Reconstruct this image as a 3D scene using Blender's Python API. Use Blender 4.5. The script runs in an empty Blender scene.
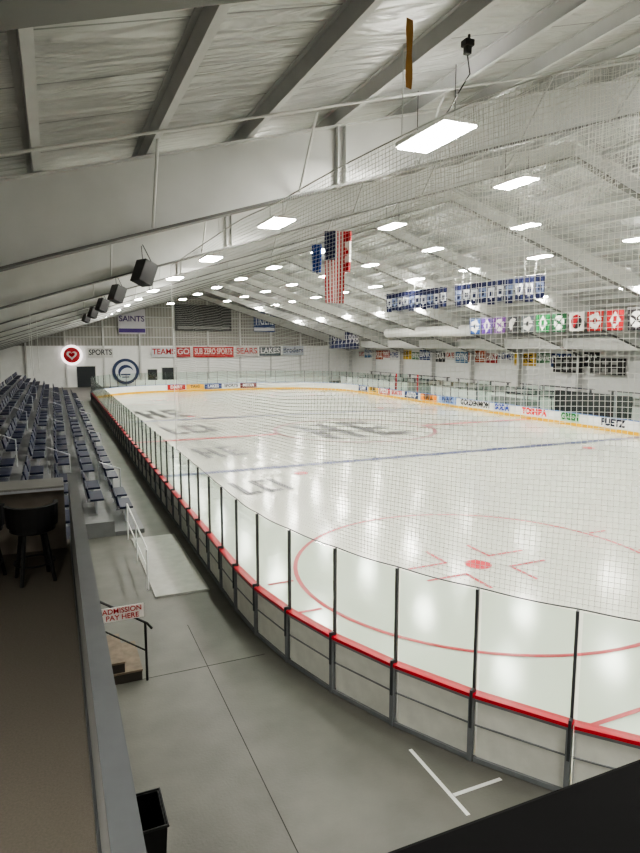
import bpy, math, random
from mathutils import Vector, Matrix, Quaternion
random.seed(4)
COL = bpy.context.scene.collection
D2R = math.pi/180
HC = 5.3            # camera height above the floor
# ------------------------------------------------------------------ materials
def lin(c):
    out=[]
    for v in c:
        v=v/255.0
        out.append(v/12.92 if v<=0.04045 else ((v+0.055)/1.055)**2.4)
    return (out[0],out[1],out[2],1)
MATS={}
def mat(name,rgb,rough=0.6,metal=0.0,var=0.0,scale=6.0,bump=0.0,bscale=40.0,emit=0.0,spec=0.5):
    if name in MATS: return MATS[name]
    m=bpy.data.materials.new(name); m.use_nodes=True
    nt=m.node_tree; b=nt.nodes['Principled BSDF']
    b.inputs['Roughness'].default_value=rough
    b.inputs['Metallic'].default_value=metal
    b.inputs['Specular IOR Level'].default_value=spec
    c=lin(rgb)
    b.inputs['Base Color'].default_value=c
    if var>0:
        tc=nt.nodes.new('ShaderNodeTexCoord'); n=nt.nodes.new('ShaderNodeTexNoise')
        n.inputs['Scale'].default_value=scale; n.inputs['Detail'].default_value=5
        nt.links.new(tc.outputs['Object'],n.inputs['Vector'])
        r=nt.nodes.new('ShaderNodeValToRGB')
        r.color_ramp.elements[0].position=0.3; r.color_ramp.elements[1].position=0.7
        r.color_ramp.elements[0].color=(c[0]*(1-var),c[1]*(1-var),c[2]*(1-var),1)
        r.color_ramp.elements[1].color=(min(1,c[0]*(1+var)),min(1,c[1]*(1+var)),min(1,c[2]*(1+var)),1)
        nt.links.new(n.outputs['Fac'],r.inputs['Fac']); nt.links.new(r.outputs['Color'],b.inputs['Base Color'])
    if bump>0:
        tc=nt.nodes.new('ShaderNodeTexCoord'); n=nt.nodes.new('ShaderNodeTexNoise')
        n.inputs['Scale'].default_value=bscale
        nt.links.new(tc.outputs['Object'],n.inputs['Vector'])
        bp=nt.nodes.new('ShaderNodeBump'); bp.inputs['Strength'].default_value=bump
        bp.inputs['Distance'].default_value=0.02
        nt.links.new(n.outputs['Fac'],bp.inputs['Height']); nt.links.new(bp.outputs['Normal'],b.inputs['Normal'])
    if emit>0:
        b.inputs['Emission Color'].default_value=c; b.inputs['Emission Strength'].default_value=emit
    MATS[name]=m; return m

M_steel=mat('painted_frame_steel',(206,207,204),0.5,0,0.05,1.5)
M_flange_shade=mat('shaded_flange_steel',(104,104,102),0.5,0,0.05,1.5)  # darker copy of the frame steel, shade painted onto the rafter undersides
M_purlin=mat('purlin_steel',(192,193,192),0.6,0,0.06,2)
M_concrete=mat('walkway_concrete',(106,105,99),0.5,0,0.16,1.3,0.12,30)
M_joint=mat('concrete_joint',(52,52,50),0.9)
M_carpet=mat('brown_carpet',(104,98,89),0.95,0,0.1,60,0.3,200)
M_cap=mat('slate_rail_cap',(74,76,78),0.38,0,0.08,8)
M_graywall=mat('gray_painted_wall',(135,136,134),0.6,0,0.06,3)
M_black=mat('black_plastic',(16,16,18),0.45,0,0.1,10)
M_blackrail=mat('black_painted_wood',(5,5,6),0.75,0,0.2,5,0,60,spec=.1)
M_red=mat('red_cap_plastic',(196,18,44),0.35,0,0.05,5)
M_lightcap=mat('pale_blue_cap_plastic',(90,126,186),0.35,0,0.05,5)
M_board=mat('white_board_plastic',(236,238,234),0.3,0,0.03,3)
M_backp=mat('board_back_panel',(216,216,208),0.5,0,0.08,4)
M_frame=mat('dark_board_frame',(124,127,130),0.5,0.1,0.1,6)
M_yellow=mat('yellow_kickplate',(228,176,10),0.4)
M_post=mat('dark_aluminium_post',(66,69,72),0.4,0.3,0.08,8)
M_navy=mat('navy_bench_plastic',(18,25,52),0.5,0,0.12,6,spec=.35)
M_step=mat('bleacher_deck_gray',(122,123,124),0.6,0,0.1,3)
M_alu=mat('bleacher_aluminium',(178,180,184),0.35,0.3,0.06,5)
M_white=mat('white_panel',(236,237,234),0.6,0,0.03,2)
M_pad=mat('white_rubber_mat',(178,178,172),0.6,0,0.08,5)
M_wood=mat('tan_wood_tread',(120,106,90),0.6,0,0.2,9)
M_tan=mat('gold_fabric',(150,108,44),0.8,0,0.1,6)
M_counter=mat('gray_counter_laminate',(112,111,108),0.4,0,0.05,5)
M_brown=mat('counter_front_panel',(140,132,122),0.7,0,0.1,5)
def emission(name,rgb,st):
    m=bpy.data.materials.new(name); m.use_nodes=True; nt=m.node_tree
    for n in list(nt.nodes): nt.nodes.remove(n)
    e=nt.nodes.new('ShaderNodeEmission'); o=nt.nodes.new('ShaderNodeOutputMaterial')
    e.inputs['Color'].default_value=lin(rgb); e.inputs['Strength'].default_value=st
    nt.links.new(e.outputs[0],o.inputs[0]); return m
M_light=emission('led_lens',(255,252,243),155)
M_upfill=emission('added_uplight',(255,252,246),52)  # glow added on top of the fixtures to brighten the roof
M_glow=emission('sign_glow',(255,240,240),2.5)
# ice
def ice_mat():
    m=bpy.data.materials.new('ice_surface'); m.use_nodes=True; nt=m.node_tree; b=nt.nodes['Principled BSDF']
    tc=nt.nodes.new('ShaderNodeTexCoord')
    n=nt.nodes.new('ShaderNodeTexNoise'); n.inputs['Scale'].default_value=0.2; n.inputs['Detail'].default_value=4
    nt.links.new(tc.outputs['Object'],n.inputs['Vector'])
    r=nt.nodes.new('ShaderNodeValToRGB'); r.color_ramp.elements[0].position=.3; r.color_ramp.elements[1].position=.7
    r.color_ramp.elements[0].color=lin((216,219,207)); r.color_ramp.elements[1].color=lin((223,226,214))
    nt.links.new(n.outputs['Fac'],r.inputs['Fac']); nt.links.new(r.outputs['Color'],b.inputs['Base Color'])
    b.inputs['Roughness'].default_value=.14
    b.inputs['IOR'].default_value=1.52
    return m
M_ice=ice_mat()
# glass
def glass_mat():
    m=bpy.data.materials.new('tempered_glass'); m.use_nodes=True; nt=m.node_tree
    for n in list(nt.nodes): nt.nodes.remove(n)
    o=nt.nodes.new('ShaderNodeOutputMaterial'); t=nt.nodes.new('ShaderNodeBsdfTransparent'); g=nt.nodes.new('ShaderNodeBsdfGlossy')
    t.inputs['Color'].default_value=(0.90,0.95,0.925,1); g.inputs['Roughness'].default_value=0.04
    lw=nt.nodes.new('ShaderNodeLayerWeight'); lw.inputs['Blend'].default_value=.5
    pw=nt.nodes.new('ShaderNodeMath'); pw.operation='POWER'; pw.inputs[1].default_value=4.5
    ma=nt.nodes.new('ShaderNodeMath'); ma.operation='MULTIPLY_ADD'; ma.inputs[1].default_value=.35; ma.inputs[2].default_value=.03
    nt.links.new(lw.outputs['Facing'],pw.inputs[0]); nt.links.new(pw.outputs[0],ma.inputs[0])
    mx=nt.nodes.new('ShaderNodeMixShader')
    nt.links.new(ma.outputs[0],mx.inputs[0]); nt.links.new(t.outputs[0],mx.inputs[1]); nt.links.new(g.outputs[0],mx.inputs[2])
    nt.links.new(mx.outputs[0],o.inputs[0]); return m
M_glass=glass_mat()
M_net=mat('white_net_cord',(236,236,230),.8)
def insul_mat():
    m=bpy.data.materials.new('quilted_roof_insulation'); m.use_nodes=True; nt=m.node_tree; b=nt.nodes['Principled BSDF']
    b.inputs['Roughness'].default_value=.34; b.inputs['Metallic'].default_value=.3
    tc=nt.nodes.new('ShaderNodeTexCoord')
    n=nt.nodes.new('ShaderNodeTexNoise'); n.inputs['Scale'].default_value=.6; n.inputs['Detail'].default_value=3
    nt.links.new(tc.outputs['Object'],n.inputs['Vector'])
    r=nt.nodes.new('ShaderNodeValToRGB'); r.color_ramp.elements[0].position=.3; r.color_ramp.elements[1].position=.7
    r.color_ramp.elements[0].color=lin((164,165,164)); r.color_ramp.elements[1].color=lin((190,191,189))
    nt.links.new(n.outputs['Fac'],r.inputs['Fac'])
    sp=nt.nodes.new('ShaderNodeSeparateXYZ'); nt.links.new(tc.outputs['Object'],sp.inputs[0])
    a=nt.nodes.new('ShaderNodeMath'); a.operation='DIVIDE'; a.inputs[1].default_value=1.22
    f=nt.nodes.new('ShaderNodeMath'); f.operation='FRACT'; l=nt.nodes.new('ShaderNodeMath'); l.operation='LESS_THAN'; l.inputs[1].default_value=.025
    nt.links.new(sp.outputs['Y'],a.inputs[0]); nt.links.new(a.outputs[0],f.inputs[0]); nt.links.new(f.outputs[0],l.inputs[0])
    mx=nt.nodes.new('ShaderNodeMixRGB'); mx.inputs[2].default_value=lin((120,121,121))
    nt.links.new(l.outputs[0],mx.inputs[0]); nt.links.new(r.outputs['Color'],mx.inputs[1]); nt.links.new(mx.outputs[0],b.inputs['Base Color'])
    mp=nt.nodes.new('ShaderNodeMapping'); mp.inputs['Scale'].default_value=(.5,2.2,1)
    nt.links.new(tc.outputs['Object'],mp.inputs['Vector'])
    n3=nt.nodes.new('ShaderNodeTexNoise'); n3.inputs['Scale'].default_value=1.4; n3.inputs['Detail'].default_value=3; n3.inputs['Distortion'].default_value=.9
    nt.links.new(mp.outputs[0],n3.inputs['Vector'])
    bp=nt.nodes.new('ShaderNodeBump'); bp.inputs['Strength'].default_value=.9; bp.inputs['Distance'].default_value=.16
    nt.links.new(n3.outputs['Fac'],bp.inputs['Height']); nt.links.new(bp.outputs['Normal'],b.inputs['Normal'])
    return m
M_insul=insul_mat()
def corr_mat():
    m=bpy.data.materials.new('ribbed_metal_wall'); m.use_nodes=True; nt=m.node_tree; b=nt.nodes['Principled BSDF']
    b.inputs['Roughness'].default_value=.5
    tc=nt.nodes.new('ShaderNodeTexCoord'); w=nt.nodes.new('ShaderNodeTexWave'); w.inputs['Scale'].default_value=.8
    nt.links.new(tc.outputs['Object'],w.inputs['Vector'])
    r=nt.nodes.new('ShaderNodeValToRGB'); r.color_ramp.elements[0].color=lin((140,139,133)); r.color_ramp.elements[1].color=lin((168,167,161))
    nt.links.new(w.outputs['Fac'],r.inputs['Fac']); nt.links.new(r.outputs['Color'],b.inputs['Base Color'])
    return m
M_corr=corr_mat()

# ------------------------------------------------------------------ mesh builder
class MB:
    def __init__(s): s.v=[]; s.f=[]; s.mi=[]
    def box(s,c,d,rot=None,m=0):
        n=len(s.v); R=rot if rot is not None else Matrix.Identity(3)
        for z in (-1,1):
            for y in (-1,1):
                for x in (-1,1):
                    s.v.append(tuple(Vector(c)+R@Vector((x*d[0]/2,y*d[1]/2,z*d[2]/2))))
        for q in ((0,2,3,1),(4,5,7,6),(0,1,5,4),(2,6,7,3),(0,4,6,2),(1,3,7,5)):
            s.f.append(tuple(n+i for i in q)); s.mi.append(m)
        return s
    def poly(s,pts,m=0):
        n=len(s.v); s.v+= [tuple(p) for p in pts]; s.f.append(tuple(range(n,n+len(pts)))); s.mi.append(m); return s
    def tube(s,pts,r,seg=8,m=0,close=False):
        pts=[Vector(p) for p in pts]; n0=len(s.v); k=len(pts)
        for i,p in enumerate(pts):
            a=pts[(i-1)%k] if (close or i>0) else p
            b=pts[(i+1)%k] if (close or i<k-1) else p
            t=(b-a).normalized()
            up=Vector((0,0,1)) if abs(t.z)<.95 else Vector((1,0,0))
            u=t.cross(up).normalized(); w=u.cross(t).normalized()
            for j in range(seg):
                an=2*math.pi*j/seg
                s.v.append(tuple(p+u*math.cos(an)*r+w*math.sin(an)*r))
        for i in range(k if close else k-1):
            for j in range(seg):
                a=n0+i*seg+j; b=n0+i*seg+(j+1)%seg; i2=(i+1)%k
                c=n0+i2*seg+(j+1)%seg; d=n0+i2*seg+j
                s.f.append((a,b,c,d)); s.mi.append(m)
        if not close:
            s.f.append(tuple(n0+j for j in range(seg))[::-1]); s.mi.append(m)
            s.f.append(tuple(n0+(k-1)*seg+j for j in range(seg))); s.mi.append(m)
        return s
    def lathe(s,prof,seg=20,m=0,c=(0,0,0)):
        n0=len(s.v)
        for (r,z) in prof:
            for j in range(seg):
                an=2*math.pi*j/seg; s.v.append((c[0]+r*math.cos(an),c[1]+r*math.sin(an),c[2]+z))
        for i in range(len(prof)-1):
            for j in range(seg):
                s.f.append((n0+i*seg+j,n0+i*seg+(j+1)%seg,n0+(i+1)*seg+(j+1)%seg,n0+(i+1)*seg+j)); s.mi.append(m)
        s.f.append(tuple(n0+j for j in range(seg))[::-1]); s.mi.append(m)
        s.f.append(tuple(n0+(len(prof)-1)*seg+j for j in range(seg))); s.mi.append(m)
        return s
    def make(s,name,mats,parent=None,loc=(0,0,0),rotz=0.0,smooth=False,bevel=0):
        me=bpy.data.meshes.new(name); me.from_pydata(s.v,[],s.f)
        if not isinstance(mats,(list,tuple)): mats=[mats]
        for mm in mats: me.materials.append(mm)
        for p,i in zip(me.polygons,s.mi): p.material_index=i; p.use_smooth=smooth
        me.update()
        o=bpy.data.objects.new(name,me); COL.objects.link(o); o.location=loc; o.rotation_euler[2]=rotz
        if parent: o.parent=parent
        if bevel:
            b=o.modifiers.new('bevel','BEVEL'); b.width=bevel; b.segments=2; b.limit_method='ANGLE'
        return o
def tag(o,label,cat,group=None,kind=None):
    o['label']=label; o['category']=cat
    if group: o['group']=group
    if kind: o['kind']=kind
    return o
def struct(o,label=None):
    o['kind']='structure'; o['label']=label or o.name.replace('_',' '); o['category']=o.name.split('_')[0]; return o
def empty(name,loc=(0,0,0),rotz=0):
    o=bpy.data.objects.new(name,None); o.empty_display_size=.2; COL.objects.link(o); o.location=loc; o.rotation_euler[2]=rotz; return o
def copy_thing(src,loc,rotz=0.0):
    o=src.copy(); COL.objects.link(o); o.location=loc; o.rotation_euler[2]=rotz
    for ch in src.children:
        c=ch.copy(); COL.objects.link(c); c.parent=o; c.matrix_parent_inverse=ch.matrix_parent_inverse.copy()
        for g in ch.children:
            gg=g.copy(); COL.objects.link(gg); gg.parent=c
    return o
def text_mesh(txt,h,mt,name='lettering',maxw=None,bold=0.0):
    cu=bpy.data.curves.new('t','FONT'); cu.body=txt; cu.size=h; cu.align_x='CENTER'; cu.align_y='CENTER'; cu.extrude=0.004; cu.offset=bold
    to=bpy.data.objects.new('t',cu); COL.objects.link(to)
    dg=bpy.context.evaluated_depsgraph_get(); dg.update()
    me=bpy.data.meshes.new_from_object(to.evaluated_get(dg))
    bpy.data.objects.remove(to); me.name=name
    xs=[v.co.x for v in me.vertices]
    if xs and maxw:
        w=max(xs)-min(xs)
        if w>maxw:
            for v in me.vertices: v.co.x*=maxw/w
    me.materials.clear(); me.materials.append(mt)
    o=bpy.data.objects.new(name,me); COL.objects.link(o); return o

# ------------------------------------------------------------------ rink path
XL,XR,YN,YF=3.2,31.0,0.8,70.0
RN,RF=10.7,8.7
segs=[]
segs.append(('a',(XL+RN,YN+RN),RN,180))
segs.append(('l',(XL+RN,YN),(XR-RN,YN)))
segs.append(('a',(XR-RN,YN+RN),RN,270))
segs.append(('l',(XR,YN+RN),(XR,YF-RF)))
segs.append(('a',(XR-RF,YF-RF),RF,0))
segs.append(('l',(XR-RF,YF),(XL+RF,YF)))
segs.append(('a',(XL+RF,YF-RF),RF,90))
segs.append(('l',(XL,YF-RF),(XL,YN+RN)))
def slen(g):
    return g[2]*math.pi/2 if g[0]=='a' else (Vector(g[2])-Vector(g[1])).length
LT=sum(slen(g) for g in segs)
def P(s,off=0.0):
    s%=LT
    for g in segs:
        l=slen(g)
        if s<=l:
            if g[0]=='a':
                an=(g[3])*D2R+s/g[2]; r=g[2]+off
                return Vector((g[1][0]+r*math.cos(an),g[1][1]+r*math.sin(an),0)),Vector((math.cos(an),math.sin(an),0))
            a=Vector(g[1]);b=Vector(g[2]);t=(b-a).normalized(); n=Vector((t.y,-t.x)); p=a+t*s+n*off
            return Vector((p.x,p.y,0)),Vector((n.x,n.y,0))
        s-=l
    return P(0,off)
NS=round(LT/1.17); SP=LT/NS

# ------------------------------------------------------------------ shell
BX0,BX1,BY0,BY1=-7.0,41.2,-7.0,84.0
RX=17.1
def roofz(x):  # underside of purlins
    return HC+2.43+0.27*RX-0.27*abs(x-RX)
fl=MB().box(((BX0+BX1)/2,(BY0+BY1)/2,-.1),(BX1-BX0,BY1-BY0,.2)).make('floor',M_concrete); struct(fl,'gray polished concrete floor of the arena')
EZ=roofz(BX0)
struct(MB().box((BX0-.1,(BY0+BY1)/2,EZ/2+.1),(.2,BY1-BY0,EZ+.2)).make('wall_left',M_corr))
struct(MB().box((BX1+.1,(BY0+BY1)/2,EZ/2+.1),(.2,BY1-BY0,EZ+.2)).make('wall_right',M_white))
def gable(name,y,z0,m,lab):
    b=MB(); t=.1
    pts=[(BX0,z0),(BX1,z0),(BX1,EZ+.22),(RX,roofz(RX)+.22),(BX0,EZ+.22)]
    fr=[(x,y-t,z) for x,z in pts]; bk=[(x,y+t,z) for x,z in pts]
    b.poly(fr); b.poly(bk[::-1])
    for i in range(5):
        j=(i+1)%5; b.poly([fr[j],fr[i],bk[i],bk[j]])
    o=b.make(name,m); struct(o,lab); return o
gable('wall_back',BY1,5.2,M_corr,'gray ribbed metal gable wall above the white lower wall')
struct(MB().box(((BX0+BX1)/2,BY1-.05,2.6),(BX1-BX0,.3,5.2)).make('wall_back_lower',M_white),'white lower wall beyond the rink end')
gable('wall_front',BY0,0,M_corr,'ribbed metal gable wall')
for nm,xa,xb in (('ceiling',BX0,RX),('ceiling_slope',RX,BX1)):
    za,zb=roofz(xa)+.22,roofz(xb)+.22; b=MB(); h=.12
    lo=[(xa,BY0,za),(xb,BY0,zb),(xb,BY1,zb),(xa,BY1,za)]; up=[(x,y,z+h) for x,y,z in lo]
    b.poly(lo[::-1]); b.poly(up)
    for i in range(4):
        j=(i+1)%4; b.poly([lo[i],lo[j],up[j],up[i]])
    struct(b.make(nm,M_insul),'sloping roof lined with quilted silver insulation')
# purlins
slope=math.atan(.27)
px=-0.11-1.55*4; i=0
while px<BX1-.3:
    if abs(px-RX)>.2:
        z=roofz(px)
        sg=1 if px<RX else -1
        b=MB(); R=Matrix.Rotation(-slope*sg,3,'Y')
        b.box((0,0,.11),(.012,BY1-BY0-.3,.2),R); b.box((.05,0,.012+.0135),(.11,BY1-BY0-.3,.012),R); b.box((-.05,0,.2),(.11,BY1-BY0-.3,.012),R)
        o=b.make('roof_purlin',M_purlin,loc=(px,(BY0+BY1)/2,z)); tag(o,'long gray steel roof purlin under the insulation','beam','roof purlins')
    px+=1.55
# frames
frameY=[10+7.3*k for k in range(-2,11)]
def rdepth(x):
    d=abs(x-RX); return .5+.038*d if d<17.6 else .5+.038*17.6+(d-17.6)*.06
def frame_mesh():
    b=MB(); fb=MB()
    xs=[BX0+.15,BX0+.9,-2,0,5,11.6,RX,22.6,29.2,34.2,36.2,BX1-.9,BX1-.15]
    n=len(xs); th=.015; fw=.14
    top=[roofz(x)-.01 for x in xs]; bot=[roofz(x)-rdepth(x) for x in xs]
    for k in range(n-1):
        x0,x1=xs[k],xs[k+1]
        for y in (-th,th):
            q=[(x0,y,bot[k]),(x1,y,bot[k+1]),(x1,y,top[k+1]),(x0,y,top[k])]
            b.poly(q if y<0 else q[::-1])
        for zz,dz,t in ((bot,-.04,fb),(top,.0,b)):
            a=[(x0,-fw,zz[k]+dz),(x1,-fw,zz[k+1]+dz),(x1,fw,zz[k+1]+dz),(x0,fw,zz[k]+dz)]
            u=[(p[0],p[1],p[2]+.04) for p in a]
            if zz is top: u,a=a,[(p[0],p[1],p[2]-.025) for p in a]
            t.poly(a[::-1]); t.poly(u)
            for i in range(4):
                j=(i+1)%4; t.poly([a[i],a[j],u[j],u[i]])
    for x in (4.6,4.75,RX,BX0+.95,BX1-.95,29.6):
        z0,z1=roofz(x)-rdepth(x),roofz(x)
        b.box((x,0,(z0+z1)/2),(.02,.24,z1-z0-.03))
    return b,fb
fm,ffb=frame_mesh()
def colm(x,sg):
    b=MB(); zt=roofz(BX0)-1.0
    b.box((x,0,zt/2),(.5,.02,zt)); b.box((x-.25,0,zt/2),(.02,.25,zt)); b.box((x+.25,0,zt/2),(.02,.25,zt)); return b
src=None
for y in frameY:
    if src is None:
        src=empty('roof_frame',(0,y,0)); tag(src,'tapered light gray rigid steel roof frame spanning the rink','steel frame','rigid steel roof frames')
        fm.make('rafter',M_steel,src); ffb.make('bottom_flange',M_flange_shade,src); colm(BX0+.45,1).make('column',M_steel,src); colm(BX1-.45,-1).make('column',M_steel,src)
        for bx in (1.5,3.9,6.2,8.5,10.9,14,20.2,24.8,29.5):
            zb=roofz(bx)-rdepth(bx)
            MB().tube([(bx,-.1,zb+.03),(bx,-.85,roofz(bx)+.05)],.022,6).make('flange_brace',M_steel,src)
    else: copy_thing(src,(0,y,0))
for y,dz in ((8.7,-.03),):
    o=MB().tube([(BX0+.2,y,roofz(BX0+.2)+dz),(RX,y,roofz(RX)+dz)],.02,8).make('conduit_pipe',M_steel); tag(o,'thin gray conduit pipe fixed under the roof purlins','pipe','conduits')
for z in (6.3,7.6,8.9,10.2,11.3):
    hw=(roofz(RX)-z)/.27
    x0=max(BX0+.2,RX-hw+.3); x1=min(BX1-.2,RX+hw-.3)
    o=MB().box(((x0+x1)/2,BY1-.2,z),(x1-x0,.15,.12)).make('wall_girt',M_purlin); tag(o,'horizontal steel girt on the gable wall','beam','gable wall girts')
for x in (-3,1.5,6,10.5,15,19.5,24,28.5,33,37.5):
    z1=roofz(x)-.05
    o=MB().box((x,BY1-.35,z1/2),(.2,.2,z1)).make('wall_column',M_steel); tag(o,'vertical light steel column on the end wall','column','gable wall columns')

# ------------------------------------------------------------------ ice
pts=[]
n=240
for i in range(n):
    p,_=P(LT*i/n,-.03); pts.append((p.x,p.y))
b=MB(); zi=.05
b.poly([(x,y,zi) for x,y in pts])
ice=b.make('ice_sheet',M_ice); tag(ice,'white glossy ice sheet with painted hockey markings','ice rink')
M_lred=mat('faded_red_line',(184,30,46),.3); M_lblue=mat('faded_blue_line',(24,44,104),.3); M_lgray=mat('gray_ice_logo',(54,56,56),.3); M_ldot=mat('red_dot_paint',(200,16,40),.3)
def flat(name,pl,m,z=.06):
    bb=MB()
    for q in pl: bb.poly([(x,y,z) for x,y in q])
    return bb.make(name,m,ice)
def rect(cx,cy,w,h): return [(cx-w/2,cy-h/2),(cx+w/2,cy-h/2),(cx+w/2,cy+h/2),(cx-w/2,cy+h/2)]
def ring(cx,cy,r,w,n=72):
    out=[]
    for i in range(n):
        a,c=2*math.pi*i/n,2*math.pi*(i+1)/n
        out.append([(cx+(r-w/2)*math.cos(a),cy+(r-w/2)*math.sin(a)),(cx+(r+w/2)*math.cos(a),cy+(r+w/2)*math.sin(a)),(cx+(r+w/2)*math.cos(c),cy+(r+w/2)*math.sin(c)),(cx+(r-w/2)*math.cos(c),cy+(r-w/2)*math.sin(c))])
    return out
def disc(cx,cy,r,n=32): return [[(cx+r*math.cos(2*math.pi*i/n),cy+r*math.sin(2*math.pi*i/n)) for i in range(n)]]
CX=(XL+XR)/2; CYY=34.2
WI=XR-XL-.1
for y in (24.8,43.6): flat('blue_line',[rect(CX,y,WI,.46)],M_lblue)
for sx in (-1,1): flat('center_line',[rect(CX+sx*(4.9+(WI/2-4.9)/2),CYY,WI/2-4.9,.5)],M_lred)
for y in (5.8,YF-3.8):
    hw=WI/2-1.6; flat('goal_line',[rect(CX,y,hw*2,.08)],M_lred)
flat('center_circle',ring(CX,CYY,5.0,.26),mat('center_ring_paint',(130,40,54),.3))
for cx in (9.15,25.05):
    for cy,sg in ((11.6,1),(YF-10,-1)):
        flat('faceoff_circle',ring(cx,cy,4.4,.1),M_lred)
        flat('faceoff_dot',disc(cx,cy,.32),M_ldot,.064)
        for sx in (-1,1):
            for sy in (-1,1):
                flat('faceoff_mark',[rect(cx+sx*1.15,cy+sy*.4,1.1,.09)],M_lred); flat('faceoff_mark',[rect(cx+sx*.64,cy+sy*.85,.09,.9)],M_lred)
            for yy in (-.8,.8): flat('hash_mark',[rect(cx+sx*4.75,cy+yy,.6,.09)],M_lred)
for cx in (9.15,25.05):
    for cy in (23.2-.0,45.2): flat('neutral_dot',disc(cx,cy,.3),M_ldot,.064)
def ice_logo(cx,cy,s,sy,rot,kind=0):
    if kind==0: bars=[rect(-1.5,0,.45,2.2),rect(-.5,0,.45,2.2),rect(-1.0,0,.6,.4),rect(.5,0,.45,2.2),rect(1.1,.9,.9,.35),rect(1.1,0,.7,.32),rect(1.1,-.9,.9,.35)]
    else: bars=[rect(-1.4,0,.4,1.9),rect(-.9,-.75,.7,.3),rect(0,0,.4,1.9),rect(.5,.75,.7,.3),rect(.5,-.75,.7,.3),rect(1.3,0,.4,1.9)]
    c,sn=math.cos(rot),math.sin(rot); out=[]
    for q in bars:
        out.append([(cx+s*x*c-sy*y*sn,cy+s*x*sn+sy*y*c) for x,y in q])
    flat('painted_logo',out,M_lgray,.062)
ice_logo(CX-.2,CYY+.2,1.7,2.9,0.05)
ice_logo(6.9,21.6,.6,1.1,.1,1); ice_logo(7.4,29.6,.65,1.3,.1); ice_logo(7.6,38.5,.9,2.0,.1,1); ice_logo(7.6,48,1.0,2.4,.1)

# ------------------------------------------------------------------ boards, glass, posts
def board_template(cap,name_lab):
    L=SP-.01
    o=MB().box((0,.0,.46),(L,.02,.84)).make('rink_board_section',M_board)
    MB().box((0,-.016,.16),(L-.01,.012,.2)).make('kickplate',M_yellow,o)
    MB().box((0,.055,.47),(L-.06,.012,.8)).make('backing_panel',M_backp,o)
    f=MB()
    f.box((-L/2+.035,.075,.44),(.06,.06,.88))
    f.box((0,.075,.04),(L,.05,.06)); f.box((0,.068,.5),(L,.02,.016)); f.box((0,.072,.85),(L,.04,.04))
    f.make('steel_frame',M_frame,o)
    MB().box((0,.04,.9),(L+.006,.14,.045)).make('cap_rail',cap,o)
    MB().box((0,.03,.92+.675),(SP-.06,.014,1.35)).make('glass_pane',M_glass,o)
    po=MB(); po.box((-SP/2+.028,.03,.92+.68),(.034,.045,1.37)); po.box((-SP/2+.03,.118,.72),(.034,.022,.5)); po.box((-SP/2+.03,.085,.955),(.034,.09,.05)); po.make('glass_post',M_post,o)
    return tag(o,name_lab,'hockey boards','rink boards')
tb_red=board_template(M_red,'white hockey boards with red cap rail and glass pane above')
tb_bl=board_template(M_lightcap,'white hockey boards with pale cap, yellow kickplate and glass')
for k in range(NS):
    s0,s1=k*SP,(k+1)*SP
    a,na=P(s0); c,nc=P(s1); mid=(a+c)/2; t=(c-a).normalized(); nn=Vector((t.y,-t.x,0))
    xa=Vector((nn.y,-nn.x,0)); rz=math.atan2(xa.y,xa.x)
    red=(mid.x<XL+5 ) or mid.y<12
    red=red and not (mid.y>60)
    copy_thing(tb_red if red else tb_bl,mid,rz)
for t in (tb_red,tb_bl):
    for ch in list(t.children): bpy.data.objects.remove(ch)
    bpy.data.objects.remove(t)

# ------------------------------------------------------------------ net made of real crossing cords
s0,s1=-6.4,40.0
ZB=2.31
def nettop(s):
    f=max(0,min(1,(s-1.6)/4.5)); f=f*f*(3-2*f)
    return HC+2.2+.6*f+.08*math.sin(s*1.1)*f
def net_pt(s,f):
    zt=nettop(s); ss=s+.05*math.sin(f*5+s)
    p,nm_=P(ss,.03); w=.11*math.sin(s*2.3+f*3)*math.sin(math.pi*f)
    return Vector((p.x+nm_.x*w,p.y+nm_.y*w,ZB+(zt-ZB)*f-.08*math.sin(s*1.3)*f*(1-f)))
def cord_net(fn,a0,a1,ds,nrow,nseg,width):
    b=MB(); n=int((a1-a0)/ds)
    for i in range(n+1):                       # upright cords
        s=a0+i*ds
        L=[];
        for j in range(nseg+1):
            f=j/nseg; p=fn(s,f); q=fn(s+.02,f); t=(q-p).normalized()*width/2
            L.append((p-t,p+t))
        base=len(b.v)
        for l,r in L: b.v.append(tuple(l)); b.v.append(tuple(r))
        for j in range(nseg):
            a=base+2*j; b.f.append((a,a+1,a+3,a+2)); b.mi.append(0)
    m=int((a1-a0)/.2)
    for r in range(1,nrow):                    # level cords
        f=r/nrow; base=len(b.v)
        for i in range(m+1):
            p=fn(a0+(a1-a0)*i/m,f); b.v.append((p.x,p.y,p.z-width/2)); b.v.append((p.x,p.y,p.z+width/2))
        for i in range(m):
            a=base+2*i; b.f.append((a,a+2,a+3,a+1)); b.mi.append(0)
    return b
nb=cord_net(net_pt,s0,s1,.06,96,6,.0054)
net=nb.make('safety_net',M_net); tag(net,'white cord protective netting hanging above the rink glass','net')
net['kind']='stuff'
def drape_pt(s,f):
    p,nm_=P(s,-.05); drop=.7+.8*math.exp(-((s-6.3)/1.2)**2)+.35*math.sin(s*.9)**2
    w=-.06-.16*math.sin(math.pi*f)-.07*math.sin(s*11+f*2)*(1-.4*f)
    return Vector((p.x+nm_.x*w,p.y+nm_.y*w,nettop(s)-.01-drop*f))
cord_net(drape_pt,4.6,18.0,.035,22,6,.0058).make('gathered_drape',M_net,net)
MB().tube([tuple(P(s0+(s1-s0)*i/160,.03)[0]+Vector((0,0,nettop(s0+(s1-s0)*i/160)))) for i in range(161)],.01,6).make('top_cable',M_steel,net)
hp=[]
for i in range(321):
    s=s0+(s1-s0)*i/320; hp.append(tuple(P(s,.03)[0]+Vector((0,0,2.31-.015*abs(math.sin(math.pi*s/SP))))))
MB().tube(hp,.009,6).make('hem_rope',M_post,net)
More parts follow.
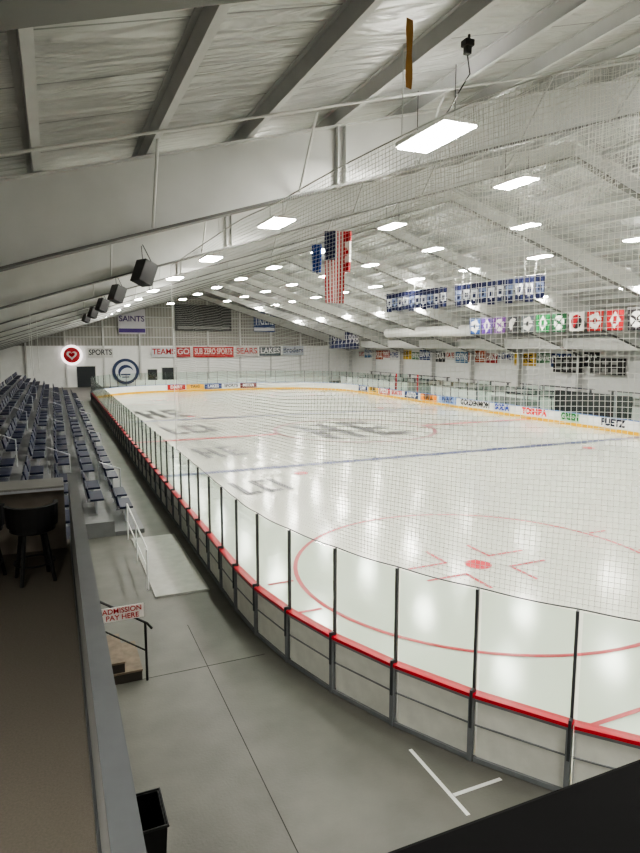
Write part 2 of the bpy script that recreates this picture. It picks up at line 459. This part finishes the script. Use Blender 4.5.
p=P(s0,.03)[0]; MB().tube([(p.x,p.y,2.3),(p.x,p.y,nettop(s0))],.012,6).make('edge_rope',M_steel,net)
for i in range(8):
    s=s0+i*5.5; p=P(s,.03)[0]; MB().tube([(p.x,p.y,nettop(s)),(p.x,p.y,roofz(p.x)+.1)],.008,5).make('hanger_cable',M_steel,net)

# ------------------------------------------------------------------ lights
def light_tpl():
    o=empty('ceiling_light')
    MB().box((0,0,.065),(.6,1.34,.07)).make('housing',M_white,o)
    MB().box((0,0,.014),(.54,1.28,.03)).make('lens',M_light,o)
    MB().box((0,0,.106),(.08,.9,.008)).make('added_uplight',M_upfill,o)  # added glowing strip, lights the ceiling from the housing top
    tag(o,'rectangular white LED high-bay light hanging from the roof','ceiling light','high bay lights'); return o
lp=[]
for x,E,y0,st in ((5.5,3.1,1.1,7.25),(12.8,4.7,.6,7.25),(19.4,5.15,.4,7.25),(24.0,4.6,14,6.1),(29.5,3.1,10.5,7.25),(-2.5,1.1,-4.5,90),(-1.8,1.4,1.0,90),(5.5,3.1,-5,90)):  # single lamps ending this list are added out of view to brighten balcony, beams
    y=y0
    while y<80:
        lp.append((x,E,y)); y+=st
tpl=light_tpl()
for i,(x,E,y) in enumerate(lp):
    z=HC+E
    o=copy_thing(tpl,(x,y,z)); h=roofz(x)+.05-z
    for sy in (-.5,.5): MB().tube([(0,sy,.1),(0,sy,h)],.006,5).make('suspension_cable',M_black,o)
for ch in list(tpl.children): bpy.data.objects.remove(ch)
bpy.data.objects.remove(tpl)

o=empty('power_outlet_box',(5.0,6.9,roofz(5.0)-.02)); tag(o,'black junction box with a looped power cord under the roof','electrical box')
b=MB(); b.box((0,0,0),(.13,.12,.08)); b.box((0,0,-.08),(.08,.08,.1)); b.box((.04,.03,.07),(.03,.03,.12)); b.make('box_body',M_black,o,bevel=.01)
MB().tube([(0,0,-.13),(.12,.1,-.3),(.05,.25,-.5),(.2,.6,-.52),(.35,1.0,-.5),(.5,1.4,-.54)],.01,6,0).make('power_cord',M_black,o)
o=MB(); 
for i in range(6):
    z=-.12*i; z2=z-.12; w=.05+.008*math.sin(i*1.7); w2=.05+.008*math.sin((i+1)*1.7)
    o.poly([(-w,0,z),(w,.03,z),(w2,.03,z2),(-w2,0,z2)])
o=o.make('hanging_streamer',M_tan,loc=(3.8,6.3,roofz(3.8)+.1)); tag(o,'narrow gold fabric strip hanging from a purlin','streamer')

for i,y in enumerate((16.9,24.2,31.5,38.8,46.1)):
    o=empty('loudspeaker',(2.3,y,HC+1.86)); tag(o,'black box loudspeaker hung tilted under a roof beam','speaker','hanging loudspeakers')
    R=Matrix.Rotation(25*D2R,3,'Z')@Matrix.Rotation(22*D2R,3,'Y')
    MB().box((0,0,0),(.4,.45,.6),R).make('cabinet',M_black,o,bevel=.02)
    for q in (-.2,.2): MB().tube([R@Vector((0,q,.28)),(0,.22+q*.6,.73)],.012,6).make('bracket',M_post,o)
    MB().box(R@Vector((.205,0,0)),(.02,.4,.54),R).make('grille',mat('speaker_grille',(30,30,32),.8),o)

# ------------------------------------------------------------------ flags
M_fred=mat('flag_red',(165,8,28),.8); M_fwhite=mat('flag_white',(226,224,220),.8); M_fblue=mat('flag_navy',(16,24,66),.8)
def flag(name,x,y,ztop,w,h,fn,mats,label,group=None,waves=3,amp=.06,cat='flag',rz=-20*D2R,nx=26,nz=20):
    b=MB()
    for j in range(nz+1):
        for i in range(nx+1):
            u=i/nx; v=j/nz
            b.v.append(((u-.5)*w*(1-.12*v*v),amp*math.sin(u*waves*2*math.pi+v*1.2)*(0.4+v),-v*h))
    for j in range(nz):
        for i in range(nx):
            a=j*(nx+1)+i; b.f.append((a,a+1,a+nx+2,a+nx+1)); b.mi.append(fn((i+.5)/nx,(j+.5)/nz))
    o=b.make(name,mats,loc=(x,y,ztop),rotz=rz,smooth=True); tag(o,label,cat,group)
    zr=roofz(x)+.05-ztop
    bb=MB(); bb.tube([(-w/2-.05,0,0),(w/2+.05,0,0)],.015,6); bb.tube([(-w/2,0,0),(-w/2,0,zr)],.006,5); bb.tube([(w/2,0,0),(w/2,0,zr)],.006,5)
    bb.make('hanging_rod',M_steel,o)
    return o
def usf(u,v):
    if u<.54 and v<.4: return 2
    return 0 if int(u*13)%2==0 else 1
us=flag('national_flag',10.1,22.0,HC+4.3,.78,2.7,usf,[M_fred,M_fwhite,M_fblue],'american flag hung vertically with folds from the roof',None,1.5,.1)
b=MB()
for r in range(9):
    for c in range(4):
        x=-.34+.09*c+(.045 if r%2 else 0); z=-.1-r*.115
        if x<.02: b.poly([(x-.009,-.15,z),(x,-.15,z-.009),(x+.009,-.15,z),(x,-.15,z+.009)])
st=b.make('star_field',M_fwhite,us)
def caf(u,v):
    if v<.25 or v>.75: return 0
    return 0 if ((abs(u-.5)*1.2+abs(v-.5)*3)<.42) else 1
flag('national_flag',10.95,22.9,HC+4.5,.55,1.6,caf,[M_fred,M_fwhite],'canadian flag hung vertically beside the american flag',None,2,.09)
flag('state_flag',9.95,23.4,HC+4.0,.4,1.1,lambda u,v:0,[mat('flag_blue',(30,60,130),.8),M_tan],'blue state flag hanging behind the american flag',None,2,.06)
for k in range(20):
    y=26.1+.8*k+(.9 if k>9 else 0)
    m=[mat('banner_white',(205,208,214),.8),M_fblue] if k%3 else [mat('flag_pale',(120,132,165),.8),M_fblue]
    def bf(u,v,k=k):
        if v<.3 : return 1
        return 1 if (v>.8-.3*abs(u-.5) or (.42<v<.66 and .25<u<.75) or u<.08 or u>.92) else 0
    o=flag('championship_banner',24.0,y,HC+3.72+.01*k,.5,1.3+.1*(k%2),bf,m,'navy championship banner with pale panel hanging from a line','championship banners',1,.03,'banner',-60*D2R,14,14)
tc=[(50,80,140),(74,40,120),(100,56,124),(60,62,66),(90,96,100),(14,110,56),(30,80,50),(225,222,216),(160,40,36),(160,16,28),(34,30,34)]
def emb(k):
    def f(u,v):
        x=(u-.5)*2; y=(v-.5)*2; r=math.hypot(x,y); a=math.atan2(y,x)
        if abs(y)>.93: return 2
        if k%4==0: return 1 if (.3<r<.75+.08*math.cos(5*a)) and abs(y)>.1 else (2 if r<=.2 else 0)
        if k%4==1: return 1 if (abs(x)*1.2+abs(y)<.82 and not (abs(x)<.18 and abs(y)<.35)) else 0
        if k%4==2: return 1 if (r<.74 and abs(y-x*.5)>.14 and abs(y+x)>.1) else 0
        return 1 if (r<.72 and x+y*.6<.1) else (2 if r<.72 else 0)
    return f
cn=['blue','purple','violet','dark gray','gray','green','dark green','white','rust','red','black']
for k in range(11):
    y=26.0+1.5*k; j=10-k; c=tc[j]
    flag('team_flag',31.2,y,HC+2.14,1.04,1.3,emb(j),
        [mat('team_flag_%d'%j,c,.8),M_fwhite if c[0]<215 else M_fred,M_black],'square %s team flag with an emblem hanging from a line'%cn[j],'team flags',1,.03,'flag',-72*D2R,28,28)
# ------------------------------------------------------------------ signs
def sign(x,y,z,w,h,face,bg,text,fg,label,name='wall_banner',cat='banner',th=.04,group=None,tsize=None,mats=None,stripe=None,bold=.015):
    o=MB().box((0,0,0),(w,th,h)).make(name,mats or mat('sign_%d_%d_%d'%bg,bg,.6),loc=(x,y,z),rotz=face*D2R); tag(o,label,cat,group)
    if stripe:
        MB().box((0,-th/2-.005,-h/2+h*.14),(w*.96,.008,h*.16)).make('stripe',mat('sign_%d_%d_%d'%stripe,stripe,.6),o)
    if text:
        t=text_mesh(text,tsize or h*.8,mat('sign_%d_%d_%d'%fg,fg,.6),'lettering',w*.92,bold)
        t.parent=o; t.rotation_euler=(90*D2R,0,0); t.location=(0,-th/2-.008,.04*h if not stripe else .1*h)
    return o
yb=BY1-.27
def disc_sign(x,z,r,ringm,inner,label):
    o=empty('round_sign',(x,yb-.2,z)); tag(o,label,'sign')
    def cyl(r,y,th,m,nm):
        b=MB(); b.lathe([(r,-th/2),(r,th/2)],32)
        b.v=[(v[0],v[2]+y,v[1]) for v in b.v]; return b.make(nm,m,o)
    cyl(r,0.05,.3,ringm,'ring'); cyl(r*.78,-.1,.12,inner,'face')
    return o
rs=disc_sign(2.2,4.05,1.25,M_glow,mat('sign_red',(190,16,36),.5),'round red sign with a white lit ring and heart emblem')
b=MB(); hp=[]
for i in range(40):
    t=2*math.pi*i/40; hp.append((.045*16*math.sin(t)**3*.85,-.18,.045*(13*math.cos(t)-5*math.cos(2*t)-2*math.cos(3*t)-math.cos(4*t))*.85))
b.poly(hp[::-1]); b.make('heart_emblem',M_fwhite,rs)
b=MB(); b.poly([(x*.6,-.19,z*.6+.03) for x,_,z in hp][::-1]); b.make('heart_center',M_fred,rs)
rs=disc_sign(8.6,1.9,1.65,mat('sign_navy_ring',(40,56,92),.5),mat('sign_white3',(214,218,222),.5),'round white logo sign with a navy rim and fish emblem')
b=MB()
for i in range(15):
    a=(15+i*14)*D2R; c2=(15+(i+1)*14)*D2R; f0=math.sin(math.pi*i/15); f1=math.sin(math.pi*(i+1)/15)
    q=[((1.15-.5*f0)*math.cos(a),(1.15-.5*f0)*math.sin(a)),((1.15-.5*f1)*math.cos(c2),(1.15-.5*f1)*math.sin(c2)),(1.2*math.cos(c2),1.2*math.sin(c2)),(1.2*math.cos(a),1.2*math.sin(a))]
    b.poly([(x*.8,-.18,z*.8-.1) for x,z in q])
b.box((-.05,-.18,-.4),(1.2,.02,.18)); b.box((-.05,-.18,-.72),(.9,.02,.14)); b.make('blue_emblem',mat('sign_blue',(24,44,90),.5),rs)
sign(5.6,yb-.25,4.3,3.0,1.2,0,(208,208,204),'SPORTS',(40,44,50),'pale banner with gray lettering on the white end wall')
sign(13.5,yb-.25,4.35,3.2,1.3,0,(200,202,204),'TEAMS',(170,20,30),'white banner with faded red lettering')
sign(16.1,yb-.25,4.35,1.8,1.3,0,(180,30,34),'GO',(230,230,230),'small red banner on the end wall')
sign(20.2,yb-.25,4.35,5.6,1.4,0,(186,24,28),'SUB ZERO SPORTS',(240,236,230),'red advertising banner with white lettering')
sign(24.9,yb-.25,4.4,3.2,1.4,0,(200,196,194),'SEARS',(180,20,24),'pale advertising banner with red lettering')
sign(28.3,yb-.25,4.45,3.2,1.3,0,(80,90,96),'LAKES',(232,232,232),'gray green advertising banner')
sign(31.8,yb-.25,4.5,3.2,1.3,0,(190,196,204),'Broders',(30,40,80),'pale advertising banner with dark lettering')
sign(9.6,yb-.25,8.3,3.4,3.2,0,(196,194,200),'SAINTS',(60,30,100),'white banner with purple stripe hung on the gable wall',stripe=(70,46,124),tsize=1.0)
sign(27.5,yb-.25,8.5,3.1,2.8,0,(36,66,126),'TIGERS',(232,236,240),'blue and white banner hung on the gable wall',stripe=(225,228,232))
sb=empty('scoreboard',(18.9,yb-.35,8.6)); tag(sb,'large dark gray scoreboard with digit windows','scoreboard')
MB().box((0,0,.3),(7.6,.3,3.4)).make('cabinet',mat('scoreboard_gray',(44,46,46),.5),sb)
for x in (-2.6,2.6): MB().box((x,-.17,.7),(1.5,.02,.8)).make('digit_window',M_black,sb)
MB().box((0,-.18,-1.0),(7.0,.02,.35)).make('sponsor_strip',M_graywall,sb)
for i,(x,w,h) in enumerate(((3.8,2.2,2.6),(14.2,1.9,2.3),(12.0,1.2,2.1))):
    d=MB(); d.box((0,0,h/2),(w,.08,h)); d=d.make('door_%d'%(i+1),mat('dark_door',(36,42,46),.5),loc=(x,BY1-.25,0)); struct(d,'dark door in the white end wall')
    fr=MB(); fr.box((-w/2-.05,0,h/2),(.1,.12,h+.1)); fr.box((w/2+.05,0,h/2),(.1,.12,h+.1)); fr.box((0,0,h+.05),(w+.2,.12,.1)); fr.box((w*.38,-.08,1.0),(.05,.06,.2)); fr.make('door_frame',M_steel,d)
cols=[(215,215,211),(40,60,114),(206,170,60),(160,40,44),(80,120,160),(44,44,50),(80,120,90),(215,214,212),(170,84,50)]
wd=['CAFE','BANK','TIRE','PAINT','HEATING','MEDIA','DENTAL','HOMES','GRILL']
y=81; k=0
while y>38:
    w=1.7+1.2*((k*7)%3)/2; c=cols[(k*4)%9]; fg=(240,240,238) if sum(c)<420 else [(180,20,30),(30,50,120),(30,34,40)][k%3]
    sign(BX1-.06,y-w/2,4.1 if k%2 else 3.95,w,1.2 if k%3 else .95,-90,c,wd[(k*4)%9],fg,'%s advertising sign mounted high on the side wall'%('dark' if sum(c)<480 else 'light'),group='side wall signs')
    y-=w+.12; k+=1
for k,(y,c) in enumerate(((79,(40,50,96)),(76.5,(50,60,106)),(74,(40,46,86)),)):
    o=sign(36.5,y,HC+.6,1.8,2.2,-30,c,'%d'%(1990+k*4),(230,230,235),'navy commemorative banner hanging near the corner',cat='banner',name='pennant_banner')
    zr=roofz(36.5)+.05-HC-.6
    for sx in (-.8,.8): MB().tube([(sx,0,1.05),(sx,0,zr)],.01,5).make('hanging_wire',M_steel,o)
o=empty('air_duct',(34,52,HC+1.3)); tag(o,'long white round air duct hung under the roof','duct')
MB().tube([(0,-7,0),(0,8,0)],.5,16).make('duct_tube',mat('duct_white',(246,246,244),.5),o,smooth=True)
for yy in (-5,-1,3,7): MB().tube([(0,yy,.4),(0,yy,roofz(34)+.03-HC-1.3)],.02,6).make('hanger_rod',M_steel,o)
o=MB().box((39.0,52,HC+.1),(.5,63,.9)).make('side_soffit',mat('white_soffit',(246,246,244),.6)); tag(o,'long white soffit band above the side wall signs','soffit')
ads=[(20,2.4,(50,70,130),'MOTORS',(235,235,235)),(23.2,2.4,(236,236,236),'HARDWARE',(40,60,120)),(27.0,3.6,(246,246,244),'PUETZ',(20,26,50)),(30.4,1.6,(190,220,196),'GREEN',(10,100,40)),(33.7,3.8,(246,246,244),'TOSHIBA',(225,0,20)),(37.1,1.8,(210,214,224),'SODA',(20,50,150)),(40.4,4.0,(240,240,238),'GOLDENMOM',(14,18,24)),(44.2,2.6,(130,160,210),'BANK',(10,30,90)),(47.1,2.6,(236,140,20),'GRILL',(40,20,10)),(50,2.4,(24,44,90),'AUTO',(235,235,235)),(52.7,2.4,(236,236,236),'SKATES',(180,20,20)),(55.2,2.2,(180,20,24),'PIZZA',(240,240,240)),(57.6,2.2,(240,190,30),'FUEL',(30,30,30)),(60,2.0,(30,50,100),'LAW',(240,240,240))]
for y,w,c,t,f in ads:
    sign(XR-.02,y,.585,w,.58,-90,c,t,f,'advertising panel reading %s on the rink boards'%t.lower(),'board_advertisement','advertisement',.02,'rink board advertisements',.58,bold=.03)
for k,x in enumerate((12.6,14.7,16.8,18.9,21)):
    c=[(180,20,24),(240,180,30),(24,44,114),(235,235,235),(100,14,24)][k]
    sign(x,YF-.02,.585,2.0,.58,0,c,['DAIRY','TAXI','LAKES','SPORTS','MEDIA'][k],(240,240,240) if sum(c)<440 else (40,40,60),'advertising panel on the end boards of the rink','board_advertisement','advertisement',.02,'rink board advertisements')

# ------------------------------------------------------------------ right side benches, boxes, bleachers
def pbox(y0,y1,h,wm,red=False):
    o=empty('player_box',(XR+.6,(y0+y1)/2,0)); L=y1-y0; tag(o,'players box with bench and glass partitions behind the boards','player box','player boxes')
    MB().box((1.5,0,h/2),(.08,L,h)).make('back_wall',wm,o)
    MB().box((.9,0,.45),(.35,L-.2,.06)).make('bench_seat',M_navy,o)
    for yy in (-L/2+.3,0,L/2-.3): MB().box((.9,yy,.21),(.3,.06,.42)).make('bench_leg',M_frame,o)
    for yy in (-L/2,L/2):
        MB().box((.8,yy,1.2),(1.3,.04,2.4)).make('end_partition',M_glass,o)
        MB().box((.05,yy,1.25),(.1,.1,2.5)).make('corner_post',M_red if red else M_alu,o)
pbox(27.5,34,2.1,mat('dark_box_wall',(30,32,38),.6)); pbox(35.5,41,1.2,M_graywall); pbox(50,54,1.5,M_graywall,True)
M_lstep=mat('light_bleacher_step',(206,206,203),.6)
for r in range(4):
    x=36.2+.85*r; z=.35*(r+1)
    o=MB().box((x,50,z/2),(.84,50,z)).make('bleacher_step',M_lstep); tag(o,'light gray bleacher tier along the side wall','bleacher tier','side bleacher tiers')
    for k in range(5):
        o=empty('bleacher_bench',(x+.15,30.3+9.7*k,z)); tag(o,'long dark bleacher bench board on brackets','bench','side bleacher benches')
        MB().box((0,0,.42),(.3,8.2,.06)).make('bench_board',M_navy if k%2 else M_graywall,o)
        for q in (-3.8,-1.3,1.3,3.8): MB().box((0,q,.2),(.2,.06,.4)).make('bracket',M_frame,o)
o=MB().box((35.0,51,.6),(.12,46,1.2)).make('knee_wall',M_white); tag(o,'long white knee wall in front of the side bleachers','knee wall')
o=MB(); o.box((22,BY1-6,.5),(26,.1,1.0)); o=o.make('low_partition',M_white); tag(o,'low white partition beyond the end boards','partition')
for y,w in ((40.5,3.0),(36.4,3.0)):
    o=empty('wall_scoreboard',(BX1-.7,y,3.6),-90*D2R); tag(o,'dark wall panel with small pale windows above the side bleachers','scoreboard','side wall scoreboards')
    MB().box((0,.3,0),(w,.5,1.3)).make('cabinet',M_black,o)
    for sx in (-.9,0,.9):
        for sz in (-.3,.3): MB().box((sx,.03,sz),(.6,.02,.28)).make('display_window',M_graywall,o)

# ------------------------------------------------------------------ left bleachers
NR=7
RISE=.305
for r in range(NR):
    x=1.75-.8*r; z=.12+RISE*r; y0=17.6 if r<2 else 13.6; y1=68
    o=MB().box((x,(y0+y1)/2,z/2),(.79,y1-y0,z)).make('bleacher_step',M_step); tag(o,'gray stepped bleacher tier with a narrow deck','bleacher tier','bleacher tiers')
bt=empty('stadium_chair'); tag(bt,'navy blue bleacher chair with backrest on gray supports','chair','navy bleacher chairs')
BL=1.15
MB().box((.02,0,.42),(.38,BL,.06)).make('seat',M_navy,bt,bevel=.015)
MB().box((-.23,0,.64),(.06,BL,.32),Matrix.Rotation(-12*D2R,3,'Y')).make('backrest',M_navy,bt,bevel=.015)
for q in (-BL/2+.1,BL/2-.1):
    b=MB(); b.box((0,q,.2),(.06,.05,.4)); b.box((-.12,q,.37),(.3,.05,.04)); b.box((-.262,q,.55),(.03,.05,.34),Matrix.Rotation(-12*D2R,3,'Y')); b.make('support_leg',M_alu,bt)
slots=[]; aisles=[]; y=14.3; k=0
while y<67:
    slots.append(y); k+=1; y+=1.6
    if k%5==0: aisles.append(y-.8+.65); y+=1.3
for r in range(NR):
    x=1.75-.8*r; z=.12+RISE*r
    for y in slots:
        if r<2 and y<18.1: continue
        copy_thing(bt,(x,y,z))
for ch in list(bt.children): bpy.data.objects.remove(ch)
bpy.data.objects.remove(bt)
for k,y in enumerate(aisles[:4]):
    for r in (0,2,4):
        if r<2 and y<18.5: continue
        x=1.75-.8*r+.2; z=.12+RISE*r
        o=MB(); o.tube([(x,y,z),(x,y,z+.9),(x-.7,y,z+.9+.3),(x-.7,y,z+RISE)],.025,6); o=o.make('aisle_handrail',M_alu); tag(o,'short metal handrail in the bleacher aisle','railing','aisle handrails')

# ------------------------------------------------------------------ platform, rail, counter
ZP=HC-3.1
o=MB(); o.box(((BX0+.11)/2,5.45,ZP-.1),(.11-BX0,9.9,.2)); o=o.make('balcony_floor',M_carpet); struct(o,'brown carpeted balcony floor')
o=empty('balcony_half_wall',(.175,5.3,0)); tag(o,'gray half wall with a wide slate coloured cap rail','half wall')
MB().box((0,0,(HC-2.05)/2),(.12,9.9,HC-2.05)).make('wall_body',M_graywall,o)
MB().box((.0,0,HC-2.03),(.13,9.95,.06)).make('cap_rail',M_cap,o)
MB().box((-.07,0,ZP+.06),(.02,9.8,.1)).make('baseboard',M_cap,o)
MB().box((.068,0,HC-2.2),(.015,9.9,.24)).make('fascia_board',M_cap,o)
o=MB().box((BX0/2-.0,10.35,ZP/2),(-BX0-.0,.12,ZP)).make('balcony_end_wall',M_graywall); struct(o,'gray wall below the balcony end')
o=empty('bar_counter',(-3.4,9.75,ZP)); tag(o,'gray laminate viewing counter with a plain front','counter')
MB().box((0,0,1.075),(6.9,.62,.04)).make('counter_top',M_counter,o,bevel=.01)
MB().box((0,.27,.52),(6.9,.08,1.04)).make('front_panel',M_brown,o)
MB().box((0,-.3,1.05),(6.9,.02,.04)).make('edge_trim',M_alu,o)
def stool(x,y,rz):
    o=empty('bar_stool',(x,y,ZP),rz); o.scale=(1.3,1.3,1.0); tag(o,'black bar stool with low curved back at the counter','stool','black bar stools')
    MB().lathe([(.17,.66),(.215,.69),(.215,.77),(.18,.80)],20).make('seat',M_black,o,smooth=False)
    b=MB(); n=12
    for i in range(n):
        a0=(-185+i*190/n)*D2R; a1=(-185+(i+1)*190/n)*D2R
        for rr in (.2,.24):
            q=[(rr*math.cos(a0),rr*math.sin(a0),.76),(rr*math.cos(a1),rr*math.sin(a1),.76),(rr*math.cos(a1)*1.05,rr*math.sin(a1)*1.05,1.04),(rr*math.cos(a0)*1.05,rr*math.sin(a0)*1.05,1.04)]
            b.poly(q)
        b.poly([(.21*math.cos(a0),.21*math.sin(a0),1.04),(.21*math.cos(a1),.21*math.sin(a1),1.04),(.252*math.cos(a1),.252*math.sin(a1),1.04),(.252*math.cos(a0),.252*math.sin(a0),1.04)])
    b.make('backrest',M_black,o)
    for a in (45,135,225,315):
        c,s_=math.cos(a*D2R),math.sin(a*D2R)
        MB().tube([(.13*c,.13*s_,.70),(.22*c,.22*s_,0)],.02,8).make('leg',M_black,o)
    MB().tube([(.19*math.cos(i*math.pi/12),.19*math.sin(i*math.pi/12),.25) for i in range(24)],.012,6,close=True).make('foot_ring',M_black,o)
stool(-.36,8.75,.2); stool(-1.0,8.95,-.3); stool(-2.0,8.9,.1)
o=MB().box((-1.0,-2.9,3.6),(11.8,7.6,.2)).make('viewing_deck',M_step); struct(o,'upper viewing deck'); 
o=MB()
for x,y in ((-6.5,.7),(-2.4,.7),(1.2,.7),(4.7,.7),(4.7,-6.3)): o.box((x,y,1.75),(.2,.2,3.5))
o=o.make('deck_support',M_steel); struct(o,'steel posts below the deck')
o=empty('deck_railing',(0,.68,3.7)); tag(o,'heavy black painted wooden rail on posts at the deck edge','railing')
MB().box((2.5,0,HC-.9-3.7-.05),(4.6,.38,.1)).make('top_rail',M_blackrail,o,bevel=.012)
for x in (.4,2.6,4.6): MB().box((x,0,.32),(.09,.09,.64)).make('rail_post',M_blackrail,o)
o=empty('entry_stairs',(0,10.0,0)); tag(o,'short wooden steps with tan treads beside the balcony wall','stairs')
for i in range(4):
    x1=1.05-.26*i; z=.18*(i+1); w=max(.1,x1-.27)
    if x1>.3:
        MB().box(((x1+.27)/2,.1,z-.1),(w,1.0,.16)).make('riser_block',mat('dark_riser',(60,54,50),.7),o); MB().box(((x1+.29)/2,.1,z-.01),(w,1.04,.03)).make('tread',M_wood,o)
o=empty('stair_railing',(0,9.55,0)); tag(o,'black tubular stair railing with two posts','railing')
MB().tube([(1.22,0,.85),(1.15,0,.95),(.35,0,1.5)],.02,8).make('handrail',M_black,o); MB().tube([(1.12,0,.5),(.35,0,1.05)],.014,8).make('mid_rail',M_black,o)
MB().tube([(1.12,0,0),(1.12,0,.97)],.02,8).make('post',M_black,o); MB().tube([(.4,0,.0),(.4,0,1.46)],.02,8).make('post',M_black,o)
sg=MB().box((0,0,0),(.64,.012,.22)).make('admission_sign',mat('sign_white',(238,234,230),.5),loc=(.78,9.51,1.2)); tag(sg,'white sign with red lettering hung on the stair railing','sign')
for t,z in (('ADMISSION',.05),('PAY HERE',-.055)):
    q=text_mesh(t,.112,mat('sign_text_red',(170,20,34),.5),'lettering',.58,.001); q.parent=sg; q.rotation_euler=(90*D2R,0,0); q.location=(0,-.011,z)
o=MB().box((2.3,14.9,.02),(1.15,4.3,.04)).make('entry_mat',M_pad); tag(o,'pale rubber mat on the walkway by the rink door','mat')
o=empty('walkway_handrail',(1.65,15.2,0)); tag(o,'pale metal handrail beside the walkway','railing')
MB().tube([(0,-1.9,0),(0,-1.9,.9),(0,-1.82,.95),(0,1.9,1.0),(0,1.95,.9),(0,1.95,0)],.022,8).make('rail_loop',M_white,o)
MB().tube([(0,-1.9,.5),(0,1.95,.5)],.016,8).make('mid_rail',M_white,o); MB().tube([(0,0,0),(0,0,.97)],.018,8).make('post',M_white,o)
o=empty('trash_can',(.58,5.7,0)); tag(o,'black rectangular plastic trash can on the concrete','trash can')
b=MB()
def rr(w,d,z): return [(-w/2,-d/2,z),(w/2,-d/2,z),(w/2,d/2,z),(-w/2,d/2,z)]
A=rr(.3,.42,0);B=rr(.38,.52,.78);C=rr(.34,.48,.78);Dd=rr(.28,.4,.03)
for i in range(4):
    j=(i+1)%4; b.poly([A[i],A[j],B[j],B[i]]); b.poly([B[i],B[j],C[j],C[i]]); b.poly([C[i],C[j],Dd[j],Dd[i]])
b.poly(A[::-1]); b.poly(Dd); b.make('bin_body',M_black,o)
b=MB(); b.tube([p for p in rr(.39,.53,.78)],.016,6,close=True); b.make('rim',mat('rim_black',(28,28,30),.4),o)
def strip(name,x,y,w,h,m,lab,cat,z=.002):
    o=MB().box((x,y,z),(w,h,.003)).make(name,m); tag(o,lab,cat)
strip('floor_joint',2.1,5.5,.01,11.5,M_joint,'thin dark control joint in the concrete floor','floor joint')
for y in (9.6,): strip('floor_joint',1.9,y,2.4,.01,M_joint,'thin dark control joint in the concrete floor','floor joint')
strip('floor_tape',4.07,5.8,.05,1.25,M_white,'white tape line on the concrete beside the boards','floor tape')
strip('floor_tape',4.45,5.5,.7,.05,M_white,'short white tape line meeting the longer one','floor tape',.0045)
for x,y in ((-.6,22),(-.5,26),(-.9,30),(-1.2,17)):
    o=MB().tube([(x,y,roofz(x)),(x,y,4.3)],.008,5).make('hanging_wire',M_steel); tag(o,'thin wire hanging from the roof above the bleachers','wire','hanging wires')

w=bpy.data.worlds.new('world'); bpy.context.scene.world=w; w.use_nodes=True
w.node_tree.nodes['Background'].inputs[0].default_value=(.5,.5,.5,1); w.node_tree.nodes['Background'].inputs[1].default_value=.3
try:
    bpy.context.scene.view_settings.view_transform='AgX'
    bpy.context.scene.view_settings.look='AgX - Medium High Contrast'
except Exception as e: print('look',e)
cam=bpy.data.cameras.new('camera'); co=bpy.data.objects.new('camera',cam); COL.objects.link(co)
cam.sensor_fit='VERTICAL'; cam.sensor_height=36; cam.lens=616/853*36; cam.clip_end=300; cam.clip_start=.05
co.location=(0,0,HC); co.rotation_euler=((90-7.54)*D2R,0,-23.33*D2R)
bpy.context.scene.camera=co
print('lights',len(lp),'segs',NS)
